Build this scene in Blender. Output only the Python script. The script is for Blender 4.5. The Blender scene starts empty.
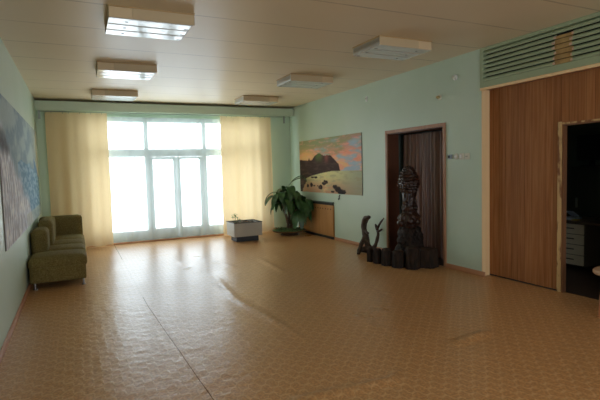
import bpy, bmesh, math, random
from mathutils import Vector, Matrix, noise
random.seed(7)
SC = bpy.context.scene
COL = SC.collection

# ------------------------------------------------------------------ camera
EYE = 1.5
def make_camera():
    f, yaw, pitch, roll = 467.0851, 0.445, 0.0661, -0.0279
    fwd = Vector((math.sin(yaw)*math.cos(pitch), math.cos(yaw)*math.cos(pitch), -math.sin(pitch)))
    r = Vector((math.cos(yaw), -math.sin(yaw), 0)); u = r.cross(fwd)
    c, s = math.cos(roll), math.sin(roll)
    r2 = c*r + s*u; u2 = -s*r + c*u
    m = Matrix(((r2.x, u2.x, -fwd.x, 0), (r2.y, u2.y, -fwd.y, 0), (r2.z, u2.z, -fwd.z, EYE), (0, 0, 0, 1)))
    cd = bpy.data.cameras.new('camera'); cd.sensor_width = 36; cd.lens = 36*f/600; cd.clip_start = 0.02
    co = bpy.data.objects.new('camera', cd); COL.objects.link(co); co.matrix_world = m
    SC.camera = co
make_camera()

# ------------------------------------------------------------------ world, daylight, exposure
W = bpy.data.worlds.new('world'); SC.world = W; W.use_nodes = True
_bg = W.node_tree.nodes['Background']
_bg.inputs[0].default_value = (0.885, 0.955, 1.05, 1); _bg.inputs[1].default_value = 4.7
def portal(name, loc, sx, sy, rot):
    ld = bpy.data.lights.new(name, 'AREA'); ld.shape = 'RECTANGLE'; ld.size = sx; ld.size_y = sy
    ld.cycles.is_portal = True
    o = bpy.data.objects.new(name, ld); COL.objects.link(o); o.location = loc; o.rotation_euler = rot
portal('daylight_portal', (2.12, 10.90, 1.36), 3.98, 2.7, (-math.pi/2, 0, 0))
portal('fill_window_portal', (2.1, -2.75, 1.65), 3.5, 2.0, (math.pi/2, 0, 0))  # portal for the added fill window, out of view
SC.view_settings.view_transform = 'Standard'; SC.view_settings.look = 'None'
SC.view_settings.gamma = 1; SC.view_settings.use_curve_mapping = False
SC.view_settings.exposure = 0.52

# ------------------------------------------------------------------ room numbers
XL, XR, YB, YF, H = -0.652, 4.843, 10.65, -2.6, 3.0
PY, PZ = 4.545, 2.47                       # partition edge and top of the panelling
PI = math.pi

# ------------------------------------------------------------------ helpers
def tag(o, label=None, cat=None, group=None, kind=None):
    if label: o['label'] = label
    if cat: o['category'] = cat
    if group: o['group'] = group
    if kind: o['kind'] = kind
    return o
def thing(name, label, cat, loc=(0, 0, 0), group=None, rz=0):
    o = bpy.data.objects.new(name, None); COL.objects.link(o)
    o.location = loc; o.rotation_euler = (0, 0, rz); o.empty_display_size = .1
    return tag(o, label, cat, group)
def obj(name, bm, m, parent=None, loc=(0, 0, 0), smooth=False, angle=None):
    bmesh.ops.recalc_face_normals(bm, faces=bm.faces)
    me = bpy.data.meshes.new(name); bm.to_mesh(me); bm.free()
    if smooth:
        for p in me.polygons: p.use_smooth = True
        if angle is not None: me.set_sharp_from_angle(angle=math.radians(angle))
    me.materials.append(m)
    o = bpy.data.objects.new(name, me); COL.objects.link(o); o.location = loc
    if parent: o.parent = parent
    return o
def dup(root, loc, label, group=None):
    r = root.copy(); COL.objects.link(r); r.location = loc; r['label'] = label
    if group: r['group'] = group
    for ch in list(root.children):
        c = ch.copy(); COL.objects.link(c); c.parent = r
        for g in list(ch.children):
            d = g.copy(); COL.objects.link(d); d.parent = c
    return r
def struct(name, bm, m, **k):
    o = obj(name, bm, m, **k); o['kind'] = 'structure'; return o
def box(bm, x0, x1, y0, y1, z0, z1, bev=0, seg=2):
    vs = [bm.verts.new((x, y, z)) for x in (x0, x1) for y in (y0, y1) for z in (z0, z1)]
    fs = [(0, 1, 3, 2), (4, 6, 7, 5), (0, 4, 5, 1), (2, 3, 7, 6), (0, 2, 6, 4), (1, 5, 7, 3)]
    ff = [bm.faces.new([vs[i] for i in f]) for f in fs]
    if bev:
        es = list({e for f in ff for e in f.edges})
        bmesh.ops.bevel(bm, geom=es, offset=bev, segments=seg, affect='EDGES', profile=.5)
    return bm
def mbox(*a, **k):
    return box(bmesh.new(), *a, **k)
def tube(bm, pts, rad, seg=10, cap=True, jit=0.0, seed=0):
    pts = [Vector(p) for p in pts]; n = len(pts)
    if not hasattr(rad, '__len__'): rad = [rad]*n
    rings = []; up = None
    for i, p in enumerate(pts):
        t = (pts[min(i+1, n-1)] - pts[max(i-1, 0)]).normalized()
        if up is None:
            up = Vector((0, 0, 1)) if abs(t.z) < .9 else Vector((1, 0, 0))
        a = t.cross(up)
        if a.length < 1e-5: a = t.cross(Vector((0, 1, 0)))
        a.normalize(); b = a.cross(t).normalized(); up = b
        ring = []
        for k in range(seg):
            th = 2*PI*k/seg; r = rad[i]
            if jit: r *= 1 + jit*noise.noise(Vector((p.x*9+seed, p.y*9, p.z*9)) + Vector((math.cos(th), math.sin(th), 0))*1.3)
            ring.append(bm.verts.new(p + r*(math.cos(th)*a + math.sin(th)*b)))
        rings.append(ring)
    for i in range(n-1):
        for k in range(seg):
            bm.faces.new((rings[i][k], rings[i][(k+1) % seg], rings[i+1][(k+1) % seg], rings[i+1][k]))
    if cap:
        bm.faces.new(rings[0][::-1]); bm.faces.new(rings[-1])
    return bm
def smooth_path(pts, k=6):
    P = [Vector(p) for p in pts]; out = []
    for i in range(len(P)-1):
        a, b, c, d = P[max(i-1, 0)], P[i], P[i+1], P[min(i+2, len(P)-1)]
        for j in range(k):
            t = j/k
            out.append(.5*((2*b) + (c-a)*t + (2*a-5*b+4*c-d)*t*t + (3*b-a-3*c+d)*t**3))
    out.append(P[-1]); return out
def lerp_list(v, n):
    out = []
    for i in range(n):
        t = i/(n-1)*(len(v)-1); j = min(int(t), len(v)-2); out.append(v[j]+(v[j+1]-v[j])*(t-j))
    return out
def lathe(bm, prof, seg=32, cx=0, cy=0, fn=None):
    rings = []
    for (r, z) in prof:
        ring = []
        for k in range(seg):
            th = 2*PI*k/seg; rr, zz = (r, z) if fn is None else fn(r, z, th)
            ring.append(bm.verts.new((cx + rr*math.cos(th), cy + rr*math.sin(th), zz)))
        rings.append(ring)
    for a, b in zip(rings, rings[1:]):
        for k in range(seg):
            bm.faces.new((a[k], a[(k+1) % seg], b[(k+1) % seg], b[k]))
    bm.faces.new(rings[0][::-1]); bm.faces.new(rings[-1])
    return bm

# ------------------------------------------------------------------ materials
def mat(name, col, rough=.5, spec=.5, metal=0, bump=None, noise_col=None, coat=0, trans=0):
    m = bpy.data.materials.new(name); m.use_nodes = True
    nt = m.node_tree; b = nt.nodes['Principled BSDF']
    b.inputs['Base Color'].default_value = (*col, 1); b.inputs['Roughness'].default_value = rough
    b.inputs['Specular IOR Level'].default_value = spec; b.inputs['Metallic'].default_value = metal
    b.inputs['Coat Weight'].default_value = coat
    tc = nt.nodes.new('ShaderNodeTexCoord')
    if noise_col:
        scale, col2, lo, hi = noise_col[:4]; st = noise_col[4] if len(noise_col) > 4 else (1, 1, 1)
        mp = nt.nodes.new('ShaderNodeMapping'); mp.inputs['Scale'].default_value = st
        nt.links.new(tc.outputs['Object'], mp.inputs[0])
        n = nt.nodes.new('ShaderNodeTexNoise'); n.inputs['Scale'].default_value = scale; n.inputs['Detail'].default_value = 4
        nt.links.new(mp.outputs[0], n.inputs[0])
        r = nt.nodes.new('ShaderNodeValToRGB')
        r.color_ramp.elements[0].position = lo; r.color_ramp.elements[1].position = hi
        r.color_ramp.elements[0].color = (*col, 1); r.color_ramp.elements[1].color = (*col2, 1)
        nt.links.new(n.outputs[0], r.inputs[0]); nt.links.new(r.outputs[0], b.inputs['Base Color'])
    if bump:
        scale, st, dist = bump[:3]; sv = bump[3] if len(bump) > 3 else (1, 1, 1)
        mp = nt.nodes.new('ShaderNodeMapping'); mp.inputs['Scale'].default_value = sv
        nt.links.new(tc.outputs['Object'], mp.inputs[0])
        n = nt.nodes.new('ShaderNodeTexNoise'); n.inputs['Scale'].default_value = scale; n.inputs['Detail'].default_value = 3
        nt.links.new(mp.outputs[0], n.inputs[0])
        bu = nt.nodes.new('ShaderNodeBump'); bu.inputs['Strength'].default_value = st; bu.inputs['Distance'].default_value = dist
        nt.links.new(n.outputs[0], bu.inputs['Height']); nt.links.new(bu.outputs[0], b.inputs['Normal'])
    return m
def math_node(nt, op, a, b=None, c=None):
    n = nt.nodes.new('ShaderNodeMath'); n.operation = op
    for i, v in enumerate((a, b, c)):
        if v is None: continue
        if isinstance(v, (int, float)): n.inputs[i].default_value = v
        else: nt.links.new(v, n.inputs[i])
    return n.outputs[0]
def mixcol(nt, fac, a, b):
    n = nt.nodes.new('ShaderNodeMix'); n.data_type = 'RGBA'
    if isinstance(fac, (int, float)): n.inputs[0].default_value = fac
    else: nt.links.new(fac, n.inputs[0])
    for i, v in ((6, a), (7, b)):
        if isinstance(v, tuple): n.inputs[i].default_value = (*v, 1)
        else: nt.links.new(v, n.inputs[i])
    return n.outputs[2]
def cloth_mat(name, col, transl, transp, weave=None):
    m = bpy.data.materials.new(name); m.use_nodes = True; nt = m.node_tree
    nt.nodes.remove(nt.nodes['Principled BSDF']); out = nt.nodes['Material Output']
    d = nt.nodes.new('ShaderNodeBsdfDiffuse'); t = nt.nodes.new('ShaderNodeBsdfTranslucent'); tr = nt.nodes.new('ShaderNodeBsdfTransparent')
    d.inputs[0].default_value = (*col, 1); t.inputs[0].default_value = (*col, 1)
    a = nt.nodes.new('ShaderNodeMixShader'); a.inputs[0].default_value = transl
    nt.links.new(d.outputs[0], a.inputs[1]); nt.links.new(t.outputs[0], a.inputs[2])
    if weave:
        tc = nt.nodes.new('ShaderNodeTexCoord'); n = nt.nodes.new('ShaderNodeTexNoise'); n.inputs['Scale'].default_value = weave
        mp = nt.nodes.new('ShaderNodeMapping'); mp.inputs['Scale'].default_value = (1, 1, .15)
        nt.links.new(tc.outputs['Object'], mp.inputs[0]); nt.links.new(mp.outputs[0], n.inputs[0])
        c = mixcol(nt, n.outputs[0], tuple(v*.95 for v in col), tuple(min(1, v*1.05) for v in col))
        nt.links.new(c, d.inputs[0]); nt.links.new(c, t.inputs[0])
    b = nt.nodes.new('ShaderNodeMixShader'); b.inputs[0].default_value = transp
    nt.links.new(a.outputs[0], b.inputs[1]); nt.links.new(tr.outputs[0], b.inputs[2])
    nt.links.new(b.outputs[0], out.inputs[0])
    return m
def vcol_mat(name, rough=.45):
    m = bpy.data.materials.new(name); m.use_nodes = True; nt = m.node_tree; b = nt.nodes['Principled BSDF']
    a = nt.nodes.new('ShaderNodeVertexColor'); a.layer_name = 'paint'; b.inputs['Specular IOR Level'].default_value = .2
    nt.links.new(a.outputs[0], b.inputs['Base Color']); b.inputs['Roughness'].default_value = rough
    tc = nt.nodes.new('ShaderNodeTexCoord'); n = nt.nodes.new('ShaderNodeTexNoise'); n.inputs['Scale'].default_value = 40
    bu = nt.nodes.new('ShaderNodeBump'); bu.inputs['Strength'].default_value = .25; bu.inputs['Distance'].default_value = .004
    nt.links.new(tc.outputs['Object'], n.inputs[0]); nt.links.new(n.outputs[0], bu.inputs['Height']); nt.links.new(bu.outputs[0], b.inputs['Normal'])
    return m

def floor_mat():
    m = mat('patterned_linoleum', (.3, .17, .08), .25, .33); nt = m.node_tree; b = nt.nodes['Principled BSDF']
    tc = nt.nodes.new('ShaderNodeTexCoord'); sx = nt.nodes.new('ShaderNodeSeparateXYZ'); nt.links.new(tc.outputs['Object'], sx.inputs[0])
    X, Y = sx.outputs[0], sx.outputs[1]
    nd = nt.nodes.new('ShaderNodeTexNoise'); nd.inputs['Scale'].default_value = 3.0; nt.links.new(tc.outputs['Object'], nd.inputs[0])
    wob = math_node(nt, 'MULTIPLY', math_node(nt, 'SUBTRACT', nd.outputs[0], .5), .05)
    k = 2*PI/.13
    X0, Y0 = X, Y
    X = math_node(nt, 'ADD', math_node(nt, 'ADD', X0, wob), math_node(nt, 'MULTIPLY', math_node(nt, 'SINE', math_node(nt, 'MULTIPLY', math_node(nt, 'ADD', X0, Y0), k)), .012))
    Y = math_node(nt, 'ADD', math_node(nt, 'SUBTRACT', Y0, wob), math_node(nt, 'MULTIPLY', math_node(nt, 'SINE', math_node(nt, 'MULTIPLY', math_node(nt, 'SUBTRACT', X0, Y0), k)), .012))
    cx = math_node(nt, 'COSINE', math_node(nt, 'MULTIPLY', X, k)); cy = math_node(nt, 'COSINE', math_node(nt, 'MULTIPLY', Y, k))
    g = math_node(nt, 'ABSOLUTE', math_node(nt, 'ADD', cx, cy))
    X, Y = X0, Y0
    line = math_node(nt, 'SUBTRACT', 1.0, math_node(nt, 'SMOOTH_MIN', 1.0, math_node(nt, 'MULTIPLY', g, 2.6), .2))
    n1 = nt.nodes.new('ShaderNodeTexNoise'); n1.inputs['Scale'].default_value = 55; n1.inputs['Detail'].default_value = 3
    nt.links.new(tc.outputs['Object'], n1.inputs[0])
    n2 = nt.nodes.new('ShaderNodeTexNoise'); n2.inputs['Scale'].default_value = .9; n2.inputs['Detail'].default_value = 5
    nt.links.new(tc.outputs['Object'], n2.inputs[0])
    r1 = nt.nodes.new('ShaderNodeValToRGB'); r1.color_ramp.elements[0].position = .4; r1.color_ramp.elements[1].position = .62
    r1.color_ramp.elements[0].color = (.40, .195, .07, 1); r1.color_ramp.elements[1].color = (.62, .33, .13, 1)
    nt.links.new(n1.outputs[0], r1.inputs[0])
    c = mixcol(nt, math_node(nt, 'MULTIPLY', line, .46), r1.outputs[0], (.78, .54, .30))
    wear = math_node(nt, 'MULTIPLY', math_node(nt, 'GREATER_THAN', n2.outputs[0], .0), math_node(nt, 'MULTIPLY', n2.outputs[0], .35))
    c = mixcol(nt, wear, c, (.50, .30, .15))
    # seam between two sheets of lino
    n3 = nt.nodes.new('ShaderNodeTexNoise'); n3.inputs['Scale'].default_value = 1.1; nt.links.new(tc.outputs['Object'], n3.inputs[0])
    dx = math_node(nt, 'ABSOLUTE', math_node(nt, 'SUBTRACT', X, math_node(nt, 'ADD', math_node(nt, 'ADD', .648, math_node(nt, 'MULTIPLY', math_node(nt, 'MAXIMUM', 0.0, math_node(nt, 'SUBTRACT', 5.4, Y)), .034)), math_node(nt, 'MULTIPLY', n3.outputs[0], .014))))
    seam = math_node(nt, 'MULTIPLY', math_node(nt, 'LESS_THAN', dx, .0026), math_node(nt, 'GREATER_THAN', math_node(nt, 'PINGPONG', math_node(nt, 'ADD', Y, .35), 5.5), .01))
    mid = math_node(nt, 'MULTIPLY', math_node(nt, 'GREATER_THAN', Y, 5.9), math_node(nt, 'LESS_THAN', Y, 8.7))
    seam = math_node(nt, 'MULTIPLY', seam, math_node(nt, 'SUBTRACT', 1.0, math_node(nt, 'MULTIPLY', mid, .8)))
    c = mixcol(nt, math_node(nt, 'MULTIPLY', seam, .85), c, (.05, .03, .02))
    nt.links.new(c, b.inputs['Base Color'])
    n4 = nt.nodes.new('ShaderNodeTexNoise'); n4.inputs['Scale'].default_value = 8; n4.inputs['Detail'].default_value = 2.5; nt.links.new(tc.outputs['Object'], n4.inputs[0])
    bu = nt.nodes.new('ShaderNodeBump'); bu.inputs['Strength'].default_value = .5; bu.inputs['Distance'].default_value = .012
    nt.links.new(n4.outputs[0], bu.inputs['Height'])
    bu2 = nt.nodes.new('ShaderNodeBump'); bu2.inputs['Strength'].default_value = .12; bu2.inputs['Distance'].default_value = .003
    nt.links.new(line, bu2.inputs['Height']); nt.links.new(bu.outputs[0], bu2.inputs['Normal']); nt.links.new(bu2.outputs[0], b.inputs['Normal'])
    ro = math_node(nt, 'ADD', .22, math_node(nt, 'MULTIPLY', n2.outputs[0], .18)); nt.links.new(ro, b.inputs['Roughness']); nt.links.new(math_node(nt, 'MULTIPLY', math_node(nt, 'SUBTRACT', 1.0, seam), .33), b.inputs['Specular IOR Level'])
    return m
def ceiling_mat():
    m = mat('painted_ceiling', (.62, .56, .47), .42, .4); nt = m.node_tree; b = nt.nodes['Principled BSDF']
    tc = nt.nodes.new('ShaderNodeTexCoord'); sx = nt.nodes.new('ShaderNodeSeparateXYZ'); nt.links.new(tc.outputs['Object'], sx.inputs[0])
    n = nt.nodes.new('ShaderNodeTexNoise'); n.inputs['Scale'].default_value = 1.2; n.inputs['Detail'].default_value = 5; nt.links.new(tc.outputs['Object'], n.inputs[0])
    yy = math_node(nt, 'ADD', sx.outputs[1], math_node(nt, 'MULTIPLY', n.outputs[0], .03))
    fr = math_node(nt, 'PINGPONG', math_node(nt, 'SUBTRACT', yy, 5.335), .385)      # joints every 0.77 m
    line = math_node(nt, 'LESS_THAN', fr, .011)
    c = mixcol(nt, n.outputs[0], (.77, .65, .45), (.82, .71, .53))
    n2 = nt.nodes.new('ShaderNodeTexNoise'); n2.inputs['Scale'].default_value = 2.3; nt.links.new(tc.outputs['Object'], n2.inputs[0])
    c = mixcol(nt, math_node(nt, 'MULTIPLY', line, math_node(nt, 'MULTIPLY', n2.outputs[0], .75)), c, (.22, .16, .10))
    nt.links.new(c, b.inputs['Base Color'])
    bu = nt.nodes.new('ShaderNodeBump'); bu.inputs['Strength'].default_value = .4; bu.inputs['Distance'].default_value = .006
    nt.links.new(math_node(nt, 'SMOOTH_MIN', fr, .02, .01), bu.inputs['Height']); nt.links.new(bu.outputs[0], b.inputs['Normal'])
    return m
def plank_mat(name, c1, c2, pitch, axis=1, rough=.5, gap=.004):
    m = mat(name, c1, rough, .15); nt = m.node_tree; b = nt.nodes['Principled BSDF']
    tc = nt.nodes.new('ShaderNodeTexCoord'); sx = nt.nodes.new('ShaderNodeSeparateXYZ'); nt.links.new(tc.outputs['Object'], sx.inputs[0])
    mp = nt.nodes.new('ShaderNodeMapping'); mp.inputs['Scale'].default_value = (1, 1, .04) ; nt.links.new(tc.outputs['Object'], mp.inputs[0])
    n = nt.nodes.new('ShaderNodeTexNoise'); n.inputs['Scale'].default_value = 45; n.inputs['Detail'].default_value = 5; nt.links.new(mp.outputs[0], n.inputs[0])
    r = nt.nodes.new('ShaderNodeValToRGB'); r.color_ramp.elements[0].position = .35; r.color_ramp.elements[1].position = .65
    r.color_ramp.elements[0].color = (*c1, 1); r.color_ramp.elements[1].color = (*c2, 1); nt.links.new(n.outputs[0], r.inputs[0])
    a = sx.outputs[axis]
    cell = nt.nodes.new('ShaderNodeTexWhiteNoise'); cell.noise_dimensions = '1D'
    nt.links.new(math_node(nt, 'FLOOR', math_node(nt, 'DIVIDE', a, pitch)), cell.inputs['W'])
    tone = mixcol(nt, math_node(nt, 'MULTIPLY', cell.outputs[0], .35), r.outputs[0], tuple(v*.55 for v in c1))
    pp = math_node(nt, 'PINGPONG', a, pitch/2)
    g = math_node(nt, 'LESS_THAN', pp, gap/2)
    c = mixcol(nt, math_node(nt, 'MULTIPLY', g, .7), tone, tuple(v*.25 for v in c1)); nt.links.new(c, b.inputs['Base Color'])
    bu = nt.nodes.new('ShaderNodeBump'); bu.inputs['Strength'].default_value = .5; bu.inputs['Distance'].default_value = .004
    nt.links.new(math_node(nt, 'SMOOTH_MIN', pp, .006, .003), bu.inputs['Height']); nt.links.new(bu.outputs[0], b.inputs['Normal'])
    return m

M = {}
M['wall'] = mat('green_wall_paint', (.53, .66, .53), .42, .45, bump=(3.2, .25, .01), noise_col=(1.6, (.56, .68, .56), .35, .65))
M['wall_dim'] = mat('painted_wall_shade', (.10, .13, .11), .7)  # pale green walls, with the unlit rooms' shade put into the colour
M['floor'] = floor_mat(); M['ceiling'] = ceiling_mat()
M['green_wood'] = mat('green_painted_wood', (.58, .70, .54), .4, noise_col=(3, (.62, .73, .58), .3, .7))
M['grille'] = mat('green_grille_paint', (.36, .44, .28), .42)
M['bare_wood'] = mat('bare_fibreboard', (.52, .35, .13), .7, noise_col=(9, (.34, .21, .08), .35, .7))
M['primer'] = mat('chipped_pink_edge', (.60, .42, .30), .7)
M['skirt'] = mat('red_brown_skirting', (.46, .20, .10), .4, noise_col=(6, (.55, .28, .15), .3, .7, (1, .2, 1)))
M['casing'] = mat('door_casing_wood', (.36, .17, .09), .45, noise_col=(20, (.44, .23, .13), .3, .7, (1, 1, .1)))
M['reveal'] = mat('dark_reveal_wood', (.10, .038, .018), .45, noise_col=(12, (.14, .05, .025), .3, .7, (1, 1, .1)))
M['post'] = mat('pale_pine_post', (.90, .64, .33), .5, noise_col=(14, (.95, .72, .42), .3, .7, (1, 1, .06)))
M['plank'] = plank_mat('brown_plank_panel', (.30, .115, .038), (.42, .185, .07), .095)
M['chip'] = mat('chipped_yellow_wood', (.58, .38, .16), .6, noise_col=(14, (.22, .09, .03), .5, .6, (1, 1, .3)))
M['jamb'] = mat('brown_jamb', (.20, .09, .04), .5)
M['frame'] = mat('window_frame_paint', (.44, .54, .49), .4, noise_col=(5, (.48, .58, .53), .3, .7))
M['sheer'] = cloth_mat('white_tulle', (.93, .96, .97), .5, .70)
M['drape'] = cloth_mat('peach_drape', (.86, .66, .39), .26, 0, weave=140)
M['pleat'] = mat('brown_satin', (.13, .058, .040), .36, .7, noise_col=(22, (.34, .19, .145), .35, .75, (1, 1, .05)))
M['tan_sofa'] = mat('olive_boucle', (.13, .095, .028), .95, .15, bump=(130, .6, .006), noise_col=(75, (.24, .19, .07), .34, .7))
M['chrome'] = mat('chrome', (.32, .32, .32), .35, metal=1)
M['concrete'] = mat('grey_laminate', (.46, .43, .38), .5, noise_col=(60, (.52, .49, .43), .3, .7))
M['plinth'] = mat('dark_plinth', (.035, .04, .05), .5)
M['soil'] = mat('soil', (.06, .038, .025), .95, bump=(40, .8, .02), noise_col=(30, (.13, .085, .06), .4, .7))
M['leaf'] = mat('dark_leaf', (.028, .075, .022), .38, .5, noise_col=(9, (.06, .15, .045), .35, .7))
M['leaf_pale'] = mat('pale_leaf', (.10, .22, .06), .4, noise_col=(12, (.16, .30, .09), .35, .7))
M['moss'] = mat('moss', (.035, .07, .015), .95, bump=(60, 1, .02), noise_col=(35, (.08, .13, .03), .35, .7))
M['stem'] = mat('plant_stem', (.12, .075, .045), .8, bump=(30, .6, .01), noise_col=(25, (.07, .045, .03), .35, .7))
M['bowl'] = mat('brown_bowl', (.14, .075, .04), .5, noise_col=(8, (.2, .11, .06), .3, .7))
M['rad'] = mat('radiator_cover_veneer', (.40, .185, .055), .5, .25, noise_col=(9, (.50, .25, .085), .3, .7, (1, 1, .12)))
M['black'] = mat('black_gap', (.012, .013, .012), .7)
M['darkgreen'] = mat('dark_green_ledge', (.05, .09, .07), .4)
M['varnish'] = mat('varnished_burl', (.024, .009, .005), .30, .5, bump=(26, 1, .02), noise_col=(16, (.055, .022, .012), .4, .7))
M['burl'] = mat('dark_burl', (.014, .008, .005), .6, .25, bump=(22, 1, .03), noise_col=(14, (.03, .017, .011), .4, .7))
M['bark'] = mat('stump_bark', (.018, .011, .007), .75, .25, bump=(22, 1, .03, (1, 1, .25)), noise_col=(16, (.045, .026, .017), .4, .7, (1, 1, .3)))
M['cut'] = mat('stump_cut_face', (.025, .014, .009), .7, .2, noise_col=(12, (.045, .026, .016), .4, .7))
M['drift'] = mat('driftwood', (.045, .027, .018), .6, .3, bump=(26, .9, .02), noise_col=(18, (.10, .062, .04), .38, .7))
M['lamp_body'] = mat('cream_lamp_body', (.74, .58, .36), .5)
M['lamp_edge'] = mat('lamp_wood_edge', (.50, .33, .15), .5)
M['diffuser'] = mat('ribbed_diffuser', (.66, .68, .66), .16, .6, bump=(3.5, .45, .02, (1.6, .3, 1)), coat=.15)
M['diff_side'] = mat('diffuser_side', (.62, .49, .30), .5)
M['seam_dark'] = mat('dark_slot', (.03, .03, .03), .6)
M['plastic'] = mat('cream_plastic', (.68, .67, .56), .35)
M['plastic_w'] = mat('white_plastic', (.80, .80, .78), .35)
M['plastic_b'] = mat('blue_grey_plastic', (.30, .38, .46), .35)
M['brass'] = mat('dull_brass', (.50, .40, .20), .4, metal=.6)
M['metal'] = mat('grey_metal', (.30, .33, .30), .4, metal=.7)
M['desk'] = mat('desk_top', (.13, .10, .075), .4)
M['drawer'] = mat('drawer_front', (.74, .68, .54), .45)
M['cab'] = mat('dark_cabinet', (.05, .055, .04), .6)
M['screen'] = mat('black_screen', (.012, .013, .014), .35)
M['paper'] = mat('paper', (.55, .62, .72), .7); M['paper_y'] = mat('yellow_paper', (.6, .48, .12), .7)
M['stool'] = mat('stool_wood', (.55, .36, .22), .45, noise_col=(10, (.62, .42, .27), .3, .7))
M['stool_leg'] = mat('stool_leg_wood', (.42, .16, .06), .4)
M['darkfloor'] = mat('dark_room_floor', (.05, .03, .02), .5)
M['glass'] = None
def glass_mat():
    m = bpy.data.materials.new('window_glass'); m.use_nodes = True; nt = m.node_tree
    nt.nodes.remove(nt.nodes['Principled BSDF'])
    t = nt.nodes.new('ShaderNodeBsdfTransparent'); g = nt.nodes.new('ShaderNodeBsdfGlossy'); g.inputs['Roughness'].default_value = .02
    t.inputs[0].default_value = (.95, .98, .97, 1)
    mx = nt.nodes.new('ShaderNodeMixShader'); mx.inputs[0].default_value = .06
    nt.links.new(t.outputs[0], mx.inputs[1]); nt.links.new(g.outputs[0], mx.inputs[2]); nt.links.new(mx.outputs[0], nt.nodes['Material Output'].inputs[0])
    return m
M['glass'] = glass_mat()
M['paint'] = vcol_mat('oil_paint', .65); M['paint2'] = vcol_mat('mural_paint', .8)
M['canvas_edge'] = mat('canvas_edge', (.22, .21, .19), .7)

# ------------------------------------------------------------------ setting: shell
RIDGES = [([(1.70, 6.75), (1.683, 6.48), (1.662, 5.95), (1.612, 5.16), (1.66, 4.68), (1.728, 3.92), (1.74, 3.4)], .014, .045),
          ([(1.47, 8.1), (1.516, 7.58), (1.56, 6.8)], .014, .045),
          ([(1.10, 2.66), (1.341, 2.666), (1.917, 2.62), (2.1, 2.7)], .032, .04),
          ([(2.75, 2.9), (2.929, 2.936), (3.339, 2.985)], .030, .04),
          ([(2.75, 7.5), (2.711, 7.08), (2.67, 6.0)], .010, .05),
          ([(1.9, 7.9), (2.1, 7.3), (2.15, 6.9)], .008, .06),
          ([(.9, 8.4), (1.2, 8.7), (1.5, 8.9)], .007, .06),
          ([(2.3, 3.4), (2.6, 3.9), (2.9, 4.0)], .008, .05)]
def ridge_h(x, y):
    h = 0
    for pts, amp, wd in RIDGES:
        if not (min(p[0] for p in pts)-.3 < x < max(p[0] for p in pts)+.3 and min(p[1] for p in pts)-.3 < y < max(p[1] for p in pts)+.3): continue
        best = 9; tt = 0; n = len(pts)-1
        for i in range(n):
            ax, ay = pts[i]; bx, by = pts[i+1]; dx, dy = bx-ax, by-ay
            t = max(0, min(1, ((x-ax)*dx+(y-ay)*dy)/(dx*dx+dy*dy)))
            d = math.hypot(x-ax-t*dx, y-ay-t*dy)
            if d < best: best = d; tt = (i+t)/n
        h = max(h, amp*math.exp(-(best/wd)**2)*min(1, 4*tt*(1-tt)*1.4)*(.75+.5*noise.noise(Vector((x*4, y*4, 0)))))
    return h
def build_floor():
    bm = bmesh.new(); nx, ny = 150, 300
    x1, y0, y1 = XR+.02, YF, YB+.03
    g = []
    for j in range(ny+1):
        y = y0+(y1-y0)*j/ny
        g.append([bm.verts.new((XL-.0+(x1-XL)*i/nx, y, max(0, ridge_h(XL+(x1-XL)*i/nx, y)))) for i in range(nx+1)])
    for j in range(ny):
        for i in range(nx): bm.faces.new((g[j][i], g[j][i+1], g[j+1][i+1], g[j+1][i]))
    o = struct('floor', bm, M['floor'], smooth=True)
    struct('floor_underlay', mbox(XL-.1, XR+.02, YF-.1, YB+.3, -.12, -.015), M['darkfloor'])
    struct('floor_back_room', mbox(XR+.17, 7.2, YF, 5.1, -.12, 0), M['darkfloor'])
    struct('floor_recess', mbox(XR+.02, XR+.17, YF, PY, -.12, 0), M['floor'])
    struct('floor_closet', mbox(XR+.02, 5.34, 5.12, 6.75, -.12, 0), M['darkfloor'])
build_floor()
struct('ceiling', mbox(XL-.1, 7.2, YF-.1, YB+.3, H, H+.15), M['ceiling'])
struct('wall_left', mbox(XL-.1, XL, YF-.1, YB+.3, -.1, H), M['wall'])
bm = bmesh.new()
box(bm, XL, .4, YF-.1, YF, -.1, H); box(bm, 3.8, XR, YF-.1, YF, -.1, H); box(bm, .4, 3.8, YF-.1, YF, -.1, .7); box(bm, .4, 3.8, YF-.1, YF, 2.6, H)
struct('wall_front', bm, M['wall'])  # opening left for the added fill window
bm = bmesh.new()                                   # unseen window added behind the camera to brighten the foreground
for x in (.43, 1.55, 2.65, 3.77): box(bm, x-.03, x+.03, YF-.08, YF-.02, .7, 2.6)
for z in (.73, 2.57): box(bm, .4, 3.8, YF-.08, YF-.02, z-.03, z+.03)
struct('added_fill_window', bm, M['frame'])
DY0, DY1, DZ = 5.255, 6.605, 2.06         # curtained doorway, clear opening
WX0, WX1, WZ1 = .15, 4.10, 2.70            # glazed opening
bm = bmesh.new()
box(bm, XR, XR+.22, DY1, YB+.3, -.1, H); box(bm, XR, XR+.22, DY0, DY1, DZ, H); box(bm, XR, XR+.22, PY, DY0, -.1, H)
struct('wall_right', bm, M['wall'])
bm = bmesh.new()
box(bm, XL, WX0, YB, YB+.3, -.1, H); box(bm, WX1, XR, YB, YB+.3, -.1, H); box(bm, WX0, WX1, YB, YB+.3, WZ1, H); box(bm, WX0, WX1, YB, YB+.3, -.1, -.005)
struct('wall_back', bm, M['wall'])
# back room behind the partition, closet behind the doorway
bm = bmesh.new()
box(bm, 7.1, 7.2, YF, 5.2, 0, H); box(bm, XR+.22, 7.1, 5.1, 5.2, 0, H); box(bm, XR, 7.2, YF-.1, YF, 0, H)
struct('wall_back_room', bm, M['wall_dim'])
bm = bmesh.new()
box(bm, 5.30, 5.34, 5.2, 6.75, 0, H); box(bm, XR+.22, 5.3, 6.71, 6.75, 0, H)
struct('wall_closet', bm, M['wall_dim'])

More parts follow.
